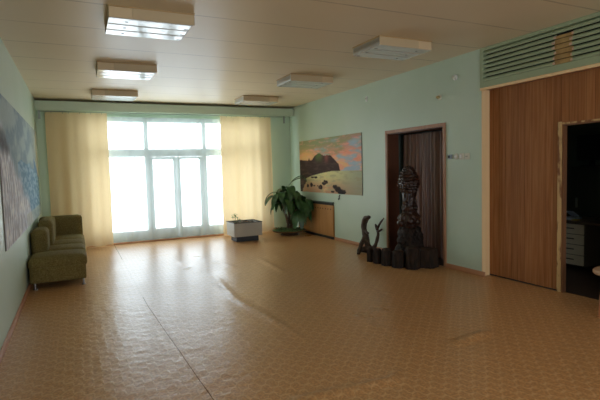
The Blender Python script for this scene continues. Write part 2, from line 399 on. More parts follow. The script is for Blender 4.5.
# baseboards
struct('baseboard_left', mbox(XL, XL+.022, YF, YB, 0, .06, bev=.006), M['skirt'])
bm = bmesh.new(); box(bm, XR-.022, XR, 6.655, 8.49, 0, .06, bev=.006); struct('baseboard_right', bm, M['skirt'])
bm = bmesh.new(); box(bm, XR-.022, XR, PY-.06, 5.205, 0, .065, bev=.006); struct('baseboard_right_short', bm, M['skirt'])
bm = bmesh.new(); box(bm, XL+.022, WX0, YB-.02, YB, 0, .06, bev=.006); box(bm, WX1, XR, YB-.02, YB, 0, .06, bev=.006); struct('baseboard_back', bm, M['skirt'])
struct('trim_1', mbox(WX0, WX1, YB-.05, YB+.02, 0, .035, bev=.008), M['skirt'])      # worn wooden sill strip under the glazing

# window: glazed screen with a double door in the middle
def build_window():
    root = bpy.data.objects.new('window_1', None); COL.objects.link(root); root.location = (0, 0, 0)
    tag(root, 'tall glazed window wall with a double glass door behind white tulle', kind='structure')
    y0, y1 = YB+.06, YB+.14
    bm = bmesh.new()
    box(bm, WX0, WX1, y0, y1, WZ1-.09, WZ1, bev=.006)
    box(bm, WX0, WX1, y0, y1, 0, .06, bev=.006)
    for x in (WX0+.04, 1.42, 2.70, WX1-.04): box(bm, x-.045, x+.045, y0-.01, y1+.01, .0, WZ1-.02, bev=.008)
    box(bm, WX0, WX1, y0, y1, 1.86, 2.03, bev=.006)
    obj('window_frame', bm, M['frame'], root)
    bm = bmesh.new()
    for a, b in ((WX0+.085, 1.375), (2.745, WX1-.085)): box(bm, a, b, y0+.01, y1-.01, .06, .25)
    obj('kick_panel', bm, M['frame'], root)
    bm = bmesh.new()
    for a, b in ((WX0+.085, 1.375), (1.465, 2.655), (2.745, WX1-.085)):
        box(bm, a, b, y0+.035, y0+.041, 2.03, WZ1-.09)
        if a != 1.465: box(bm, a, b, y0+.035, y0+.041, .25, 1.86)
    obj('glass', bm, M['glass'], root)
    for a, b, hx in ((1.47, 2.055, 2.02), (2.065, 2.65, 2.10)):
        bm = bmesh.new()
        box(bm, a, a+.075, y0+.005, y1-.005, .03, 1.855, bev=.006); box(bm, b-.075, b, y0+.005, y1-.005, .03, 1.855, bev=.006)
        box(bm, a+.07, b-.07, y0+.005, y1-.005, 1.80, 1.855, bev=.006); box(bm, a+.07, b-.07, y0+.005, y1-.005, .03, .27, bev=.006)
        d = obj('door_leaf', bm, M['frame'], root)
        obj('door_glass', mbox(a+.07, b-.07, y0+.035, y0+.041, .26, 1.81), M['glass'], d)
        bm = bmesh.new(); tube(bm, [(hx, y0, .92), (hx, y0-.045, .92), (hx, y0-.045, 1.08), (hx, y0, 1.08)], .008)
        obj('door_handle', bm, M['metal'], d)
build_window()

# valence / pelmet board across the whole back wall
VY = 10.36
v = thing('pelmet', 'long pale green pelmet board across the top of the window wall', 'pelmet', (0, VY, 2.775))
obj('fascia', mbox(XL+.004, XR-.004, 0, .025, .012, .185, bev=.003), M['green_wood'], v)
obj('lip', mbox(XL+.004, XR-.004, -.012, .03, 0, .012, bev=.003), M['green_wood'], v)
obj('top_board', mbox(XL+.004, XR-.004, .025, .28, .168, .185), M['green_wood'], v)
cr = thing('curtain_rail', 'thin metal curtain rail with end brackets tucked under the green pelmet', 'curtain rail', (0, VY+.045, 2.73))
bm = bmesh.new(); tube(bm, [(XL+.05, 0, .03), (XR-.2, 0, .03)], .007); obj('rail', bm, M['metal'], cr)
for x in (XL+.07, XR-.25): obj('bracket', mbox(x-.02, x+.02, -.008, .008, -.12, .055, bev=.003), M['metal'], cr)

# ------------------------------------------------------------------ curtains
def drape_bm(x0, x1, z0, z1, folds, amp, seed, thick=.006, nx=160, nz=26, flare=0):
    rnd = random.Random(seed); ph = [rnd.uniform(0, 6.28) for _ in range(4)]
    bm = bmesh.new(); g = []
    for j in range(nz+1):
        t = j/nz; z = z0+(z1-z0)*t; row = []
        for i in range(nx+1):
            s = i/nx
            w = math.sin(2*PI*folds*s+ph[0]+.25*math.sin(3*t+ph[1])) + .55*math.sin(2*PI*folds*1.73*s+ph[1]) + .4*math.sin(2*PI*folds*.37*s+ph[2]+t*.8)
            a = amp*(.55+.45*(1-t))
            x = x0+(x1-x0)*s + flare*(1-t)*(s-.5) + .006*math.sin(9*t+ph[3])*(1-t)
            row.append(bm.verts.new((x, a*w, z + .012*math.sin(2*PI*folds*s+ph[2])*(1-t if t < .1 else 0))))
        g.append(row)
    for j in range(nz):
        for i in range(nx): bm.faces.new((g[j][i], g[j][i+1], g[j+1][i+1], g[j+1][i]))
    return bm
CY = 10.47
lc = thing('window_curtain', 'peach floor length curtain left of the window, behind the sofa', 'curtain', (0, CY, 0), group='peach window curtains')
obj('cloth', drape_bm(-.49, .64, .02, 2.755, 3.1, .017, 3, flare=.0), M['drape'], lc, smooth=True)
rc = thing('window_curtain', 'peach floor length curtain right of the window, behind the grey planter box', 'curtain', (0, CY, 0), group='peach window curtains')
obj('cloth', drape_bm(3.03, 4.27, .02, 2.755, 3.6, .018, 11, flare=.03), M['drape'], rc, smooth=True)
for r, a, b in ((lc, -.48, .54), (rc, 3.06, 4.24)):
    bm = bmesh.new(); n = 11; bm.free()
    for i in range(n):
        x = a+(b-a)*i/(n-1); bm = bmesh.new(); tube(bm, [(x, .0, 2.73), (x, -.002, 2.768)], .004, seg=6)
        obj('curtain_hook', bm, M['metal'], r)
sh = obj('tulle_curtain', drape_bm(.30, 3.55, .05, 2.70, 9, .022, 21, nx=280), M['sheer'], None, (0, YB-.075, 0), smooth=True)
tag(sh, 'sheer white tulle curtain hanging over the glazed doors and side panes', 'curtain')

# ------------------------------------------------------------------ doorway with brown pleated curtain
def build_doorway():
    bm = bmesh.new(); w = .05
    box(bm, XR-.02, XR+.0, DY0-w, DY0, 0, DZ+w, bev=.005); box(bm, XR-.02, XR, DY1, DY1+w, 0, DZ+w, bev=.005); box(bm, XR-.02, XR, DY0, DY1, DZ, DZ+w, bev=.005)
    struct('door_1', bm, M['casing'])['label'] = 'brown wooden casing around the curtained doorway'
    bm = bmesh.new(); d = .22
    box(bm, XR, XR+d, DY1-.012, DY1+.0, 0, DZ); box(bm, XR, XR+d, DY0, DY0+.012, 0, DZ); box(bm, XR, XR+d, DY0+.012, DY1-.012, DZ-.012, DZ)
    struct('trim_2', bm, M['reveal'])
    bm = bmesh.new(); nx, nz = 240, 20; g = []
    y0, y1 = DY0+.03, DY1-.04
    for j in range(nz+1):
        t = j/nz; row = []
        for i in range(nx+1):
            s = i/nx; sw = s+.008*math.sin(5*s+3*t)
            wv = .026*math.sin(2*PI*11*sw+1.2*noise.noise(Vector((s*4, t*1.2, 0)))*3) + .012*math.sin(2*PI*6.3*sw+1+t)+.004*math.sin(2*PI*25*sw+2*t)
            row.append(bm.verts.new((5.145+wv*(1-.25*t), y0+(y1-y0)*s, .03+(2.03-.03)*t)))
        g.append(row)
    for j in range(nz):
        for i in range(nx): bm.faces.new((g[j][i], g[j][i+1], g[j+1][i+1], g[j+1][i]))
    t = thing('doorway_curtain', 'shiny dark brown pleated curtain closing the wood framed doorway', 'curtain', (0, 0, 0))
    obj('pleated_cloth', bm, M['pleat'], t, smooth=True)
    bm = bmesh.new(); tube(bm, [(5.145, DY0+.012, 2.035), (5.145, DY1-.012, 2.035)], .008); obj('rod', bm, M['black'], t)
build_doorway()

# ------------------------------------------------------------------ panelled partition with grille and dark doorway
OY1, OY0, OZ = 3.505, 2.5, 1.92
def build_partition():
    X0, X1 = XR+.127, XR+.187
    bm = bmesh.new()
    box(bm, X0, X1, OY1, PY, .02, PZ+.05); box(bm, X0, X1, OY0, OY1, OZ, PZ+.05); box(bm, X0, X1, YF, OY0, .02, PZ+.05)
    struct('wall_panelled', bm, M['plank'])
    struct('trim_3', mbox(XR-.004, X0, PY-.014, PY+.0, 0, PZ, bev=.002), M['post'])           # pale facing board on the return of the recess
    bm = bmesh.new(); box(bm, XR+.0, X0, YF, PY-.014, PZ-.006, PZ+.02)
    struct('trim_6', bm, M['casing'])                                                          # brown soffit board
    struct('trim_4', mbox(XR-.010, XR+.02, YF, PY+.02, PZ-.014, PZ+.02, bev=.003), M['post'])     # wooden ledge under the grille
    struct('gap_shade_strip', mbox(X0+.01, X1, OY1, PY, 0, .02), M['black'])  # black strip painted in for the shade of the gap under the panelling
    # chipped door casing of the dark opening
    bm = bmesh.new(); box(bm, X0-.012, X0+.002, OY1, OY1+.045, 0, OZ+.03, bev=.002); box(bm, X0-.008, X0+.002, OY0, OY1, OZ, OZ+.02, bev=.002)
    box(bm, X0-.012, X0+.002, OY0-.035, OY0, 0, OZ+.03, bev=.002)
    struct('door_2', bm, M['chip'])['label'] = 'chipped wooden casing around the dark open doorway'
    bm = bmesh.new(); box(bm, X0, X1, OY1-.02, OY1, 0, OZ); box(bm, X0, X1, OY0, OY0+.02, 0, OZ); box(bm, X0, X1, OY0+.02, OY1-.02, OZ-.015, OZ)
    struct('trim_5', bm, M['jamb'])
    # grille
    g = thing('ventilation_grille', 'green slatted grille above the brown panelling, with a torn hole', 'grille', (XR, 0, PZ+.021))
    z1 = H-(PZ+.02)
    bm = bmesh.new(); box(bm, -.012, .05, PY-.035, PY+.02, .0, z1, bev=.004); box(bm, -.012, .05, YF, PY-.03, z1-.045, z1-.002, bev=.004); box(bm, -.012, .05, YF, PY-.03, 0, .075, bev=.004)
    obj('grille_frame', bm, M['grille'], g)
    obj('backing', mbox(.05, .06, YF, PY, 0, z1), M['black'], g)
    n = 7; zb, zt = .075, z1-.045; p = (zt-zb)/n
    for i in range(n):
        z = zb+p*i
        bm = bmesh.new()
        vs = []
        hy0, hy1 = 3.31, 3.52
        jj = .012*math.sin(i*2.3)
        segs = [(YF, PY-.035)] if i in (6,) else [(YF, hy0+jj), (hy1+jj*.8, PY-.035)]
        for (a, b) in segs:
            prof = [(-.008, z+.004), (-.010, z+p*.30), (-.006, z+p*.60), (.006, z+p*.80), (.03, z+p*.96), (.034, z+p*.90), (.034, z+p*.3), (.010, z+.004)]
            r0 = [bm.verts.new((x, a, zz)) for x, zz in prof]; r1 = [bm.verts.new((x, b, zz)) for x, zz in prof]
            for k in range(len(prof)): bm.faces.new((r0[k], r0[(k+1) % 8], r1[(k+1) % 8], r1[k]))
            bm.faces.new(r0[::-1]); bm.faces.new(r1)
        obj('slat', bm, M['grille'], g)
        if i < 6:
            bm = bmesh.new(); box(bm, .004, .02, hy0+jj, hy1+jj*.8, z+.004, z+p*.62); box(bm, .012, .03, hy0+jj, hy1+jj*.8, z+p*.5, z+p*.96 if i < 5 else z+p*.62)
            obj('torn_slat', bm, M['bare_wood'], g)['label'] = 'bare brown board where the green paint and face of the slat are torn off'
            for yy in (hy0+jj-.012, hy1+jj*.8-.014):
                obj('torn_edge', mbox(-.0115, .002, yy, yy+.026+.01*math.sin(i*5), z+.008, z+p*.6, bev=.002), M['primer'], g)['label'] = 'chipped pale edge of the torn hole'
build_partition()

# ------------------------------------------------------------------ ceiling lights
def make_light(right, name='ceiling_light'):
    t = thing(name, '', 'ceiling light', (0, 0, 0), 'fluorescent ceiling lights in two rows')
    Lx, Ly, hgt = .76, .57, .11
    s = -1 if right else 1
    def bx(a, b): return (a, b) if s > 0 else (Lx-b, Lx-a)
    obj('mounting_board', mbox(-.004, Lx+.004, -.004, Ly+.004, -.012, 0), M['lamp_edge'], t)
    a, b = bx(0, .20)
    obj('end_box', mbox(a, b, 0, Ly*(.98 if s > 0 else .55), -hgt+.004, -.012, bev=.004), M['lamp_body'], t)
    a, b = bx(.20, Lx)
    obj('housing', mbox(a, b, .012, Ly-.012, -hgt+.03, -.012), M['diff_side'], t)
    obj('side_rail', mbox(a, b, -.002, .004, -hgt+.004, -.012), M['diff_side'], t)
    pw = Ly/3
    for k in range(3):
        bm = bmesh.new()
        y0, y1 = k*pw+.004, (k+1)*pw-.004
        # trough: rounded bottom profile swept along x with slanted far end
        prof = [(y0, -.02), (y0, -hgt+.010), (y0+.003, -hgt+.003), (y0+.012, -hgt), (y1-.012, -hgt), (y1-.003, -hgt+.003), (y1, -hgt+.010), (y1, -.02)]
        xs = [(0, 0), (.004, 0), (Lx-.03, 0), (Lx-.004, .02), (Lx, .03)] if s > 0 else [(0, 0), (.004, 0), (Lx-.01, 0), (Lx-.004, 0), (Lx, .0)]
        rings = []
        for x, up in xs:
            X = x if s > 0 else Lx-x
            rings.append([bm.verts.new((X, y, min(z+up*(1 if z < -.03 else 0), -.0125))) for y, z in prof])
        for r0, r1 in zip(rings, rings[1:]):
            for q in range(7): bm.faces.new((r0[q], r0[q+1], r1[q+1], r1[q]))
            bm.faces.new((r0[7], r0[0], r1[0], r1[7]))
        bm.faces.new(rings[0]); bm.faces.new(rings[-1][::-1])
        d = obj('diffuser', bm, M['diffuser'], t)
        ex = .155 if s > 0 else Lx-.155
        obj('lock_hole', mbox(ex-.012, ex+.012, (y0+y1)/2-.012, (y0+y1)/2+.012, -hgt-.0015, -hgt+.004), M['seam_dark'], d)
        ex = Lx-.03 if s > 0 else .0+.03
        ex = (Lx-.05) if s > 0 else .05
        obj('end_clip', mbox(ex-.02, ex+.02, y1-.05, y1-.03, -hgt-.0015, -hgt+.004), M['seam_dark'], d)
    return t
lab = ['large white ceiling light nearest the camera in the left row, reflecting the window', 'middle ceiling light of the left row, its underside reflecting the window', 'farthest ceiling light of the left row, close to the green pelmet']
labr = ['cream ceiling light nearest the camera in the right row', 'middle ceiling light of the right row', 'farthest ceiling light of the right row, near the pelmet']
G = 'fluorescent ceiling lights in two rows'
LL = make_light(False); LL.location = (.338, 4.53, H); LL['label'] = lab[0]
for (x, y), l in zip([(.335, 6.81), (.335, 9.02)], lab[1:]): dup(LL, (x, y, H), l, G)
RL = make_light(True); RL.location = (3.21, 4.50, H); RL['label'] = labr[0]
for (x, y), l in zip([(3.12, 6.75), (3.09, 8.97)], labr[1:]): dup(RL, (x, y, H), l, G)

# ------------------------------------------------------------------ paintings
def fbm(x, y, s=0, o=4):
    return noise.fractal(Vector((x, y, s)), 1.0, 2.0, o)
def sst(a, b, x):
    t = max(0, min(1, (x-a)/(b-a))); return t*t*(3-2*t)
def mixc(a, b, t): return tuple(a[i]+(b[i]-a[i])*t for i in range(3))
def sunset(u, v):
    # u left to right, v bottom to top; colours in display space
    n = fbm(u*5, v*9, 1); n2 = fbm(u*11, v*24, 4); hz = .40
    if v > hz:
        t = (v-hz)/(1-hz)
        sky = mixc((.90, .60, .42), (.62, .46, .44), sst(.0, .9, t))
        sky = mixc(sky, (.82, .48, .42), sst(.0, .5, n+.2)*.7*sst(.15, .5, u))
        sky = mixc(sky, (.52, .58, .62), sst(.05, .45, fbm(u*3+3, v*7, 8)+.55*(u-.45)))
        sky = mixc(sky, (.45, .48, .34), sst(.25, .95, t-.55*u+.25+.4*n)*.9)
        sky = mixc(sky, (.95, .62, .40), .7*math.exp(-((u-.12)**2/.03+(v-.68)**2/.02)))
        sky = mixc(sky, (.88, .55, .50), sst(.1, .5, n2)*.35)
        # headland
        K = [(0, .63), (.10, .62), (.165, .60), (.185, .66), (.20, .60), (.23, .61), (.30, .70), (.37, .735), (.44, .68), (.50, .69), (.55, .68), (.62, .60), (.68, .52), (.70, .41), (1, .2)]
        ridge = next(a[1]+(b[1]-a[1])*(u-a[0])/(b[0]-a[0]) for a, b in zip(K, K[1:]) if a[0] <= u <= b[0]) + .018*fbm(u*22, 3)
        if v < ridge:
            c = mixc((.20, .15, .15), (.28, .35, .20), sst(.10, .02, abs(u-.36))*sst(.5, .7, v))
            c = mixc(c, (.48, .27, .24), .8*math.exp(-((u-.49)/.035)**2)*sst(.48, .66, v))
            return mixc(c, (.30, .24, .22), sst(0, .5, n2)*.5)
        return sky
    t = v/hz
    sea = mixc((.60, .46, .36), (.66, .64, .46), sst(.15, .8, t))
    sea = mixc(sea, (.48, .52, .46), sst(.55, 1, u)*.7)
    sea = mixc(sea, (.80, .70, .48), .6*math.exp(-((u-.45)/.07)**2)*sst(.1, .6, n2+.35))
    sea = mixc(sea, (.52, .50, .40), sst(.0, .5, n2)*.6)
    # dark shore on the left
    shore = .02 + .36*sst(.0, 1, t)**1.6
    if t > .55: shore = .10 + .48*((t-.55)/.45)**2
    else: shore = .10*t/.55+.03
    if u < shore + .02*fbm(v*20, 5): return mixc((.18, .14, .14), (.26, .20, .18), sst(-.2, .4, n2))
    for (a, b, rx, ry) in [(.24, .285, .03, .018), (.30, .285, .03, .018), (.47, .20, .04, .035), (.44, .175, .035, .03), (.38, .10, .035, .045), (.22, .14, .025, .04), (.15, .12, .02, .03), (.27, .125, .02, .012), (.33, .125, .012, .01), (.62, .12, .04, .035), (.66, .08, .05, .05), (.72, .03, .06, .05), (.58, .03, .03, .018)]:
        if ((u-a)/rx)**2+((v-b)/ry)**2 < 1+.5*fbm(u*40, v*40): return mixc((.15, .12, .12), (.34, .26, .22), sst(.1, .5, n2))
    return sea
def surf(u, v):
    # u = 0 at the near end of the mural, 1 at the far end
    st = fbm(u*60, v*7, 2, 5); n = fbm(u*7, v*5, 9); fine = fbm(u*140, v*26, 6, 3)
    sky = mixc((.44, .51, .55), (.56, .62, .62), sst(-.3, .4, n)); sky = mixc(sky, (.64, .64, .56), sst(.6, 1, u)*.5)
    c = sky
    top = .58+.05*fbm(u*6, 1) - .10*sst(.6, 1, u)
    if v < top and u > .30: c = mixc((.34, .46, .55), (.50, .60, .66), sst(-.3, .4, fbm(u*16+v*8, v*22, 3)))
    if u > .80 and top < v < top+.13*math.sin(PI*min(1, max(0, (u-.62)/.34))): c = (.36, .46, .56)
    if u > .9 and v > top-.02: c = mixc(c, (.70, .64, .48), .5*sst(.9, 1, u))
    edge = .70-.62*(u-.05) + .08*n
    f = sst(-.06, .10, edge-v + .5*(.22-u)*(v < .86)) 
    foam = mixc((.58, .59, .63), (.84, .86, .90), sst(-.35, .45, st)); foam = mixc(foam, (.58, .50, .50), sst(.0, .5, fine)*.6)
    if u < .16 and .60 < v < .80: foam = mixc(foam, (.20, .20, .21), .8*sst(.12, .03, abs(v-.70)))
    c = mixc(c, foam, f)
    if v < .12 and u > .45: c = mixc(c, (.62, .62, .55), .5)
    return mixc(c, (.66, .70, .74), sst(.15, .6, fine)*.25)
def painting(name, label, wid, hgt, nu, nv, fn, m, loc, ax, thick, cat, gain=1.5):
    """ax: function (u, v, d) -> local xyz; d is the depth off the wall"""
    bm = bmesh.new(); lay = bm.loops.layers.float_color.new('paint'); g = []; cols = {}
    for j in range(nv+1):
        row = []
        for i in range(nu+1):
            w = bm.verts.new(ax(i/nu*wid, j/nv*hgt, thick)); row.append(w)
            ss = [fn(min(1, max(0, (i+di)/nu)), min(1, max(0, (j+dj)/nv))) for di in (-.33, .33) for dj in (-.33, .33)]; c = tuple(sum(q[k] for q in ss)/4 for k in range(3)); cols[w] = tuple(min(.95, gain*max(0.0, q)**2.1) for q in c)
        g.append(row)
    for j in range(nv):
        for i in range(nu): bm.faces.new((g[j][i], g[j][i+1], g[j+1][i+1], g[j+1][i]))
    for f in bm.faces:
        for l in f.loops: l[lay] = (*cols[l.vert], 1)
    t = thing(name, label, cat, loc)
    obj('canvas', bm, m, t, smooth=True)
    bm = bmesh.new(); P = [ax(*q) for q in [(0, 0, 0.002), (wid, hgt, thick-.002)]]
    box(bm, min(P[0][0], P[1][0]), max(P[0][0], P[1][0]), min(P[0][1], P[1][1]), max(P[0][1], P[1][1]), 0, hgt)
    obj('stretcher', bm, M['canvas_edge'], t)
    return t
painting('seascape_painting', 'unframed sunset seascape with dark headland and rocks, on the right wall above the radiator cover', 2.68, 1.18, 190, 110, sunset, M['paint'],
         (XR, 10.08, .97), lambda u, v, d: (-d, -u, v), .014, 'painting', 1.8)
painting('surf_painting', 'huge blue grey painting of foaming surf and sea on the left wall above the sofa', 4.88, 1.55, 300, 150, surf, M['paint2'],
         (XL, 5.24, .79), lambda u, v, d: (d, u, v), .012, 'painting')

# ------------------------------------------------------------------ sofa modules
def cushion(bm, x0, x1, y0, y1, z0, z1, bev, crown=0.0):
    b2 = bmesh.new(); box(b2, x0, x1, y0, y1, z0, z1)
    bmesh.ops.subdivide_edges(b2, edges=b2.edges, cuts=9, use_grid_fill=True)
    cx, cy, cz = (x0+x1)/2, (y0+y1)/2, (z0+z1)/2; hx, hy, hz = (x1-x0)/2, (y1-y0)/2, (z1-z0)/2
    for v in b2.verts:
        q = Vector((v.co.x-cx, v.co.y-cy, v.co.z-cz))
        inner = Vector((max(-hx+bev, min(hx-bev, q.x)), max(-hy+bev, min(hy-bev, q.y)), max(-hz+bev, min(hz-bev, q.z))))
        d = q-inner
        if d.length > 1e-6: q = inner+d.normalized()*min(bev, d.length)
        if crown and q.z > 0:
            q.z += crown*(1-(q.x/hx)**2)*(1-(q.y/hy)**2)
        v.co = Vector((cx, cy, cz))+q
    me = bpy.data.meshes.new('tmp'); b2.to_mesh(me); b2.free(); bm.from_mesh(me); bpy.data.meshes.remove(me)
    return bm
def legs(t, ln, wd):
    for x in (.07, wd-.06):
        for y in (.07, ln-.07):
            bm = bmesh.new(); lathe(bm, [(.026, 0), (.026, .008), (.013, .014), (.012, .085), (.022, .09)], 14, x, y)
            obj('leg', bm, M['chrome'], t, smooth=True, angle=40)['label'] = 'short chrome leg'
SX = XL+.015; SW = .715
def module(label, y, ln, back=None, z1=.42, bz=.73, bx=0.0):
    t = thing('sofa_module', label, 'sofa', (SX, y, 0), 'olive modular sofa along the left wall')
    obj('base', cushion(bmesh.new(), .015, SW-.02, .006, ln-.006, .085, .30, .02), M['tan_sofa'], t, smooth=True)
    obj('seat', cushion(bmesh.new(), 0 if back != 'wall' else .12, SW, .004, ln-.004, .255, z1, .065, .03), M['tan_sofa'], t, smooth=True)
    legs(t, ln, SW)
    if back in ('wall', 'corner'):
        bm = bmesh.new(); cushion(bm, bx, bx+.22, .015, ln-.015 - (.21 if back == 'corner' else 0), .20, bz, .075)
        obj('backrest', bm, M['tan_sofa'], t, smooth=True)
    if back == 'corner':
        obj('side_backrest', cushion(bmesh.new(), 0.0, SW-.02, ln-.21, ln-.004, .20, .78, .06), M['tan_sofa'], t, smooth=True)
    return t
module('backless olive pouf, the sofa module nearest the camera', 6.97, .62)
module('armless olive sofa seat with backrest, directly behind the backless pouf', 7.61, .61, 'wall')
module('armless olive sofa seat with backrest, next to the corner seat', 8.23, .60, 'wall', bz=.81, bx=.05)
module('olive corner sofa seat with a high end backrest beside the peach curtain', 8.84, .74, 'corner', bz=.80, bx=.05)

# ------------------------------------------------------------------ planter box
t = thing('planter_box', 'grey box planter on a dark plinth in front of the right peach curtain', 'planter', (2.91, 9.32, 0))
obj('plinth', mbox(.07, .56, .08, .46, 0, .115), M['plinth'], t)
bm = bmesh.new(); w = .025; BW, BD = .62, .54
box(bm, 0, BW, 0, w, .115, .398); box(bm, 0, BW, BD-w, BD, .115, .398); box(bm, 0, w, w, BD-w, .115, .398); box(bm, BW-w, BW, w, BD-w, .115, .398); box(bm, w, BW-w, w, BD-w, .115, .14)
obj('box', bm, M['concrete'], t)
bm = bmesh.new(); w = .03
box(bm, -.006, BW+.006, -.006, w, .398, .411); box(bm, -.006, BW+.006, BD-w, BD+.006, .398, .411); box(bm, -.006, w, w, BD-w, .398, .411); box(bm, BW-w, BW+.006, w, BD-w, .398, .411)
obj('rim', bm, M['plinth'], t)
bm = bmesh.new(); g = []
for j in range(25):
    g.append([bm.verts.new((.026+(BW-.052)*i/24, .026+(BD-.052)*j/24, .368+.03*math.exp(-((i/24-.6)/.2)**2-((j/24-.5)/.3)**2)*1.6+.012*noise.noise(Vector((i*.6, j*.6, 0))))) for i in range(25)])
for j in range(24):
    for i in range(24): bm.faces.new((g[j][i], g[j][i+1], g[j+1][i+1], g[j+1][i]))
bm2 = bm; obj('soil', bm2, M['soil'], t, smooth=True)
def leaf_blade(bm, base, direction, length, width, droop, nseg=8, fold=.25, twist=0):
    d = Vector(direction).normalized(); side = d.cross(Vector((0, 0, 1)))
    if side.length < 1e-3: side = Vector((1, 0, 0))
    side.normalize(); p = Vector(base); rows = []; cur = d.copy(); step = length/nseg
    for i in range(nseg+1):
        s = i/nseg; w = width*(math.sin(PI*min(1, s*.92+.06)))**.75*.5
        up = side.cross(cur).normalized()
        sd = (side*math.cos(twist*s)+up*math.sin(twist*s))
        rows.append((bm.verts.new(p-sd*w+up*w*fold), bm.verts.new(p), bm.verts.new(p+sd*w+up*w*fold)))
        p = p+cur*step; cur = (cur+Vector((0, 0, -droop*step/length*(1.2+s)))).normalized()
    for a, b in zip(rows, rows[1:]):
        bm.faces.new((a[0], a[1], b[1], b[0])); bm.faces.new((a[1], a[2], b[2], b[1]))
rn = random.Random(5)
for k, (sx, sy, hh) in enumerate([(.09, .22, .19), (.15, .25, .12), (.22, .27, .07)]):
    bm = bmesh.new(); tube(bm, smooth_path([(sx, sy, .37), (sx+.01, sy, .39+hh*.6), (sx-.01, sy, .40+hh)]), .005, 6)
    st = obj('sprout_stem', bm, M['leaf_pale'], t, smooth=True)
    bm = bmesh.new()
    for q in range(7 if k == 0 else 3):
        a = q*2.4+k; leaf_blade(bm, (sx-.005, sy, .385+hh*(1-.06*q)), (math.cos(a), math.sin(a), .35), .075 if k == 0 else .05, .045 if k == 0 else .03, 1.1)
    obj('sprout_leaves', bm, M['leaf_pale'], st, smooth=True)

# ------------------------------------------------------------------ big plant in the corner
t = thing('potted_plant', 'tall drooping green plant in a low round bowl in the corner', 'plant', (4.36, 9.76, 0))
bm = bmesh.new(); lathe(bm, [(.20, 0), (.21, .02), (.16, .035), (.24, .06), (.37, .085), (.39, .11), (.375, .112), (.36, .10)], 40)
obj('bowl', bm, M['bowl'], t, smooth=True, angle=50)
bm = bmesh.new(); lathe(bm, [(.365, .095), (.372, .112), (.33, .132), (.2, .142), (.05, .147)], 40, fn=lambda r, z, th: (r*(1+.03*math.sin(7*th)), z+.008*math.sin(5*th+r*20)))
obj('moss', bm, M['moss'], t, smooth=True)
STEMS = [[(.02, .06, .12), (-.03, .06, .40), (-.12, .04, .72), (-.14, .02, .98)], [(.06, .05, .12), (.10, .04, .38), (.15, .0, .70), (.14, -.02, 1.02)], [(.0, .10, .12), (.06, .12, .42), (.03, .14, .75), (.06, .12, 1.10)], [(.10, .0, .12), (.19, -.04, .42), (.25, -.10, .62), (.27, -.14, .80)]]
LIMX, LIMY = XR-4.36-.085, 10.12-9.76
for k, s in enumerate(STEMS):
    pth = smooth_path(s, 6); bm = bmesh.new(); tube(bm, pth, lerp_list([.036, .028, .024, .02], len(pth)), 10, jit=.2, seed=k)
    obj('stem', bm, M['stem'], t, smooth=True)
rn = random.Random(12)
def add_leaf(base, az, el, ln, wd, dr):
    bm = bmesh.new(); leaf_blade(bm, base, (math.cos(az)*math.cos(el), math.sin(az)*math.cos(el), math.sin(el)), ln, wd, dr, nseg=11, fold=.22, twist=rn.uniform(-.4, .4))
    for v in bm.verts:
        v.co.x = min(v.co.x, LIMX - .01*rn.random()); v.co.y = min(v.co.y, LIMY - .01*rn.random()); v.co.z = max(v.co.z, .16)
    obj('leaf', bm, M['leaf'], t, smooth=True)
for k, s in enumerate(STEMS):
    top = Vector(s[-1]); n = 15 if k < 3 else 12
    for q in range(n):
        az = q*2.39996+k*1.1; el = rn.uniform(-.1, 1.0)
        add_leaf(top+Vector((0, 0, -.06-.22*rn.random())), az, el, rn.uniform(.38, .62), rn.uniform(.12, .19), rn.uniform(1.6, 3.0))
add_leaf((.06, .12, 1.12), -.6, .8, .62, .09, 1.1)
add_leaf((.06, .10, 1.10), -.35, 1.0, .66, .10, 1.35)
for q in range(9):
    add_leaf((.20+.02*q, -.12-.03*q, .78-.03*(q % 3)), -2.0+q*.22, .5, rn.uniform(.34, .48), rn.uniform(.10, .15), rn.uniform(2.0, 2.8))
for q in range(7):
    az = 2.0+q*.9; bm = bmesh.new(); leaf_blade(bm, (-.20+.03*math.cos(az), .0+.03*math.sin(az), .135), (math.cos(az), math.sin(az), 1.2), rn.uniform(.16, .24), .05, 1.8, nseg=8)
    obj('low_leaf', bm, M['leaf'], t, smooth=True)

# ------------------------------------------------------------------ radiator cover
t = thing('radiator_cover', 'light brown wooden radiator cover with a row of round holes, on the right wall', 'radiator cover', (XR, 8.5, 0))
YE = 10.2-8.5
obj('panel', mbox(-.032, -.002, 0, YE, .055, .715, bev=.003), M['rad'], t)
obj('shadow_gap_board', mbox(-.024, -.002, .01, YE, .0, .055), M['black'], t)['label'] = 'black strip standing in for the shade in the gaps below and above the panel'
obj('top_slot', mbox(-.024, -.002, .01, YE, .715, .765), M['black'], t)  # black fill stands in for shade inside the slot
obj('top_ledge', mbox(-.042, -.002, -.004, YE, .765, .785, bev=.004), M['darkgreen'], t)
n = 13
for k in range(n):
    y = .10+k*.115; bm = bmesh.new()
    ring = []
    for dx in (-.0335, -.027):
        ring.append([bm.verts.new((dx, y+.016*math.cos(a*PI/8), .632+.016*math.sin(a*PI/8))) for a in range(16)])
    bm.faces.new(ring[0]); bm.faces.new(ring[1][::-1])
    for a in range(16): bm.faces.new((ring[0][a], ring[0][(a+1) % 16], ring[1][(a+1) % 16], ring[1][a]))
    obj('vent_hole', bm, M['black'], t)

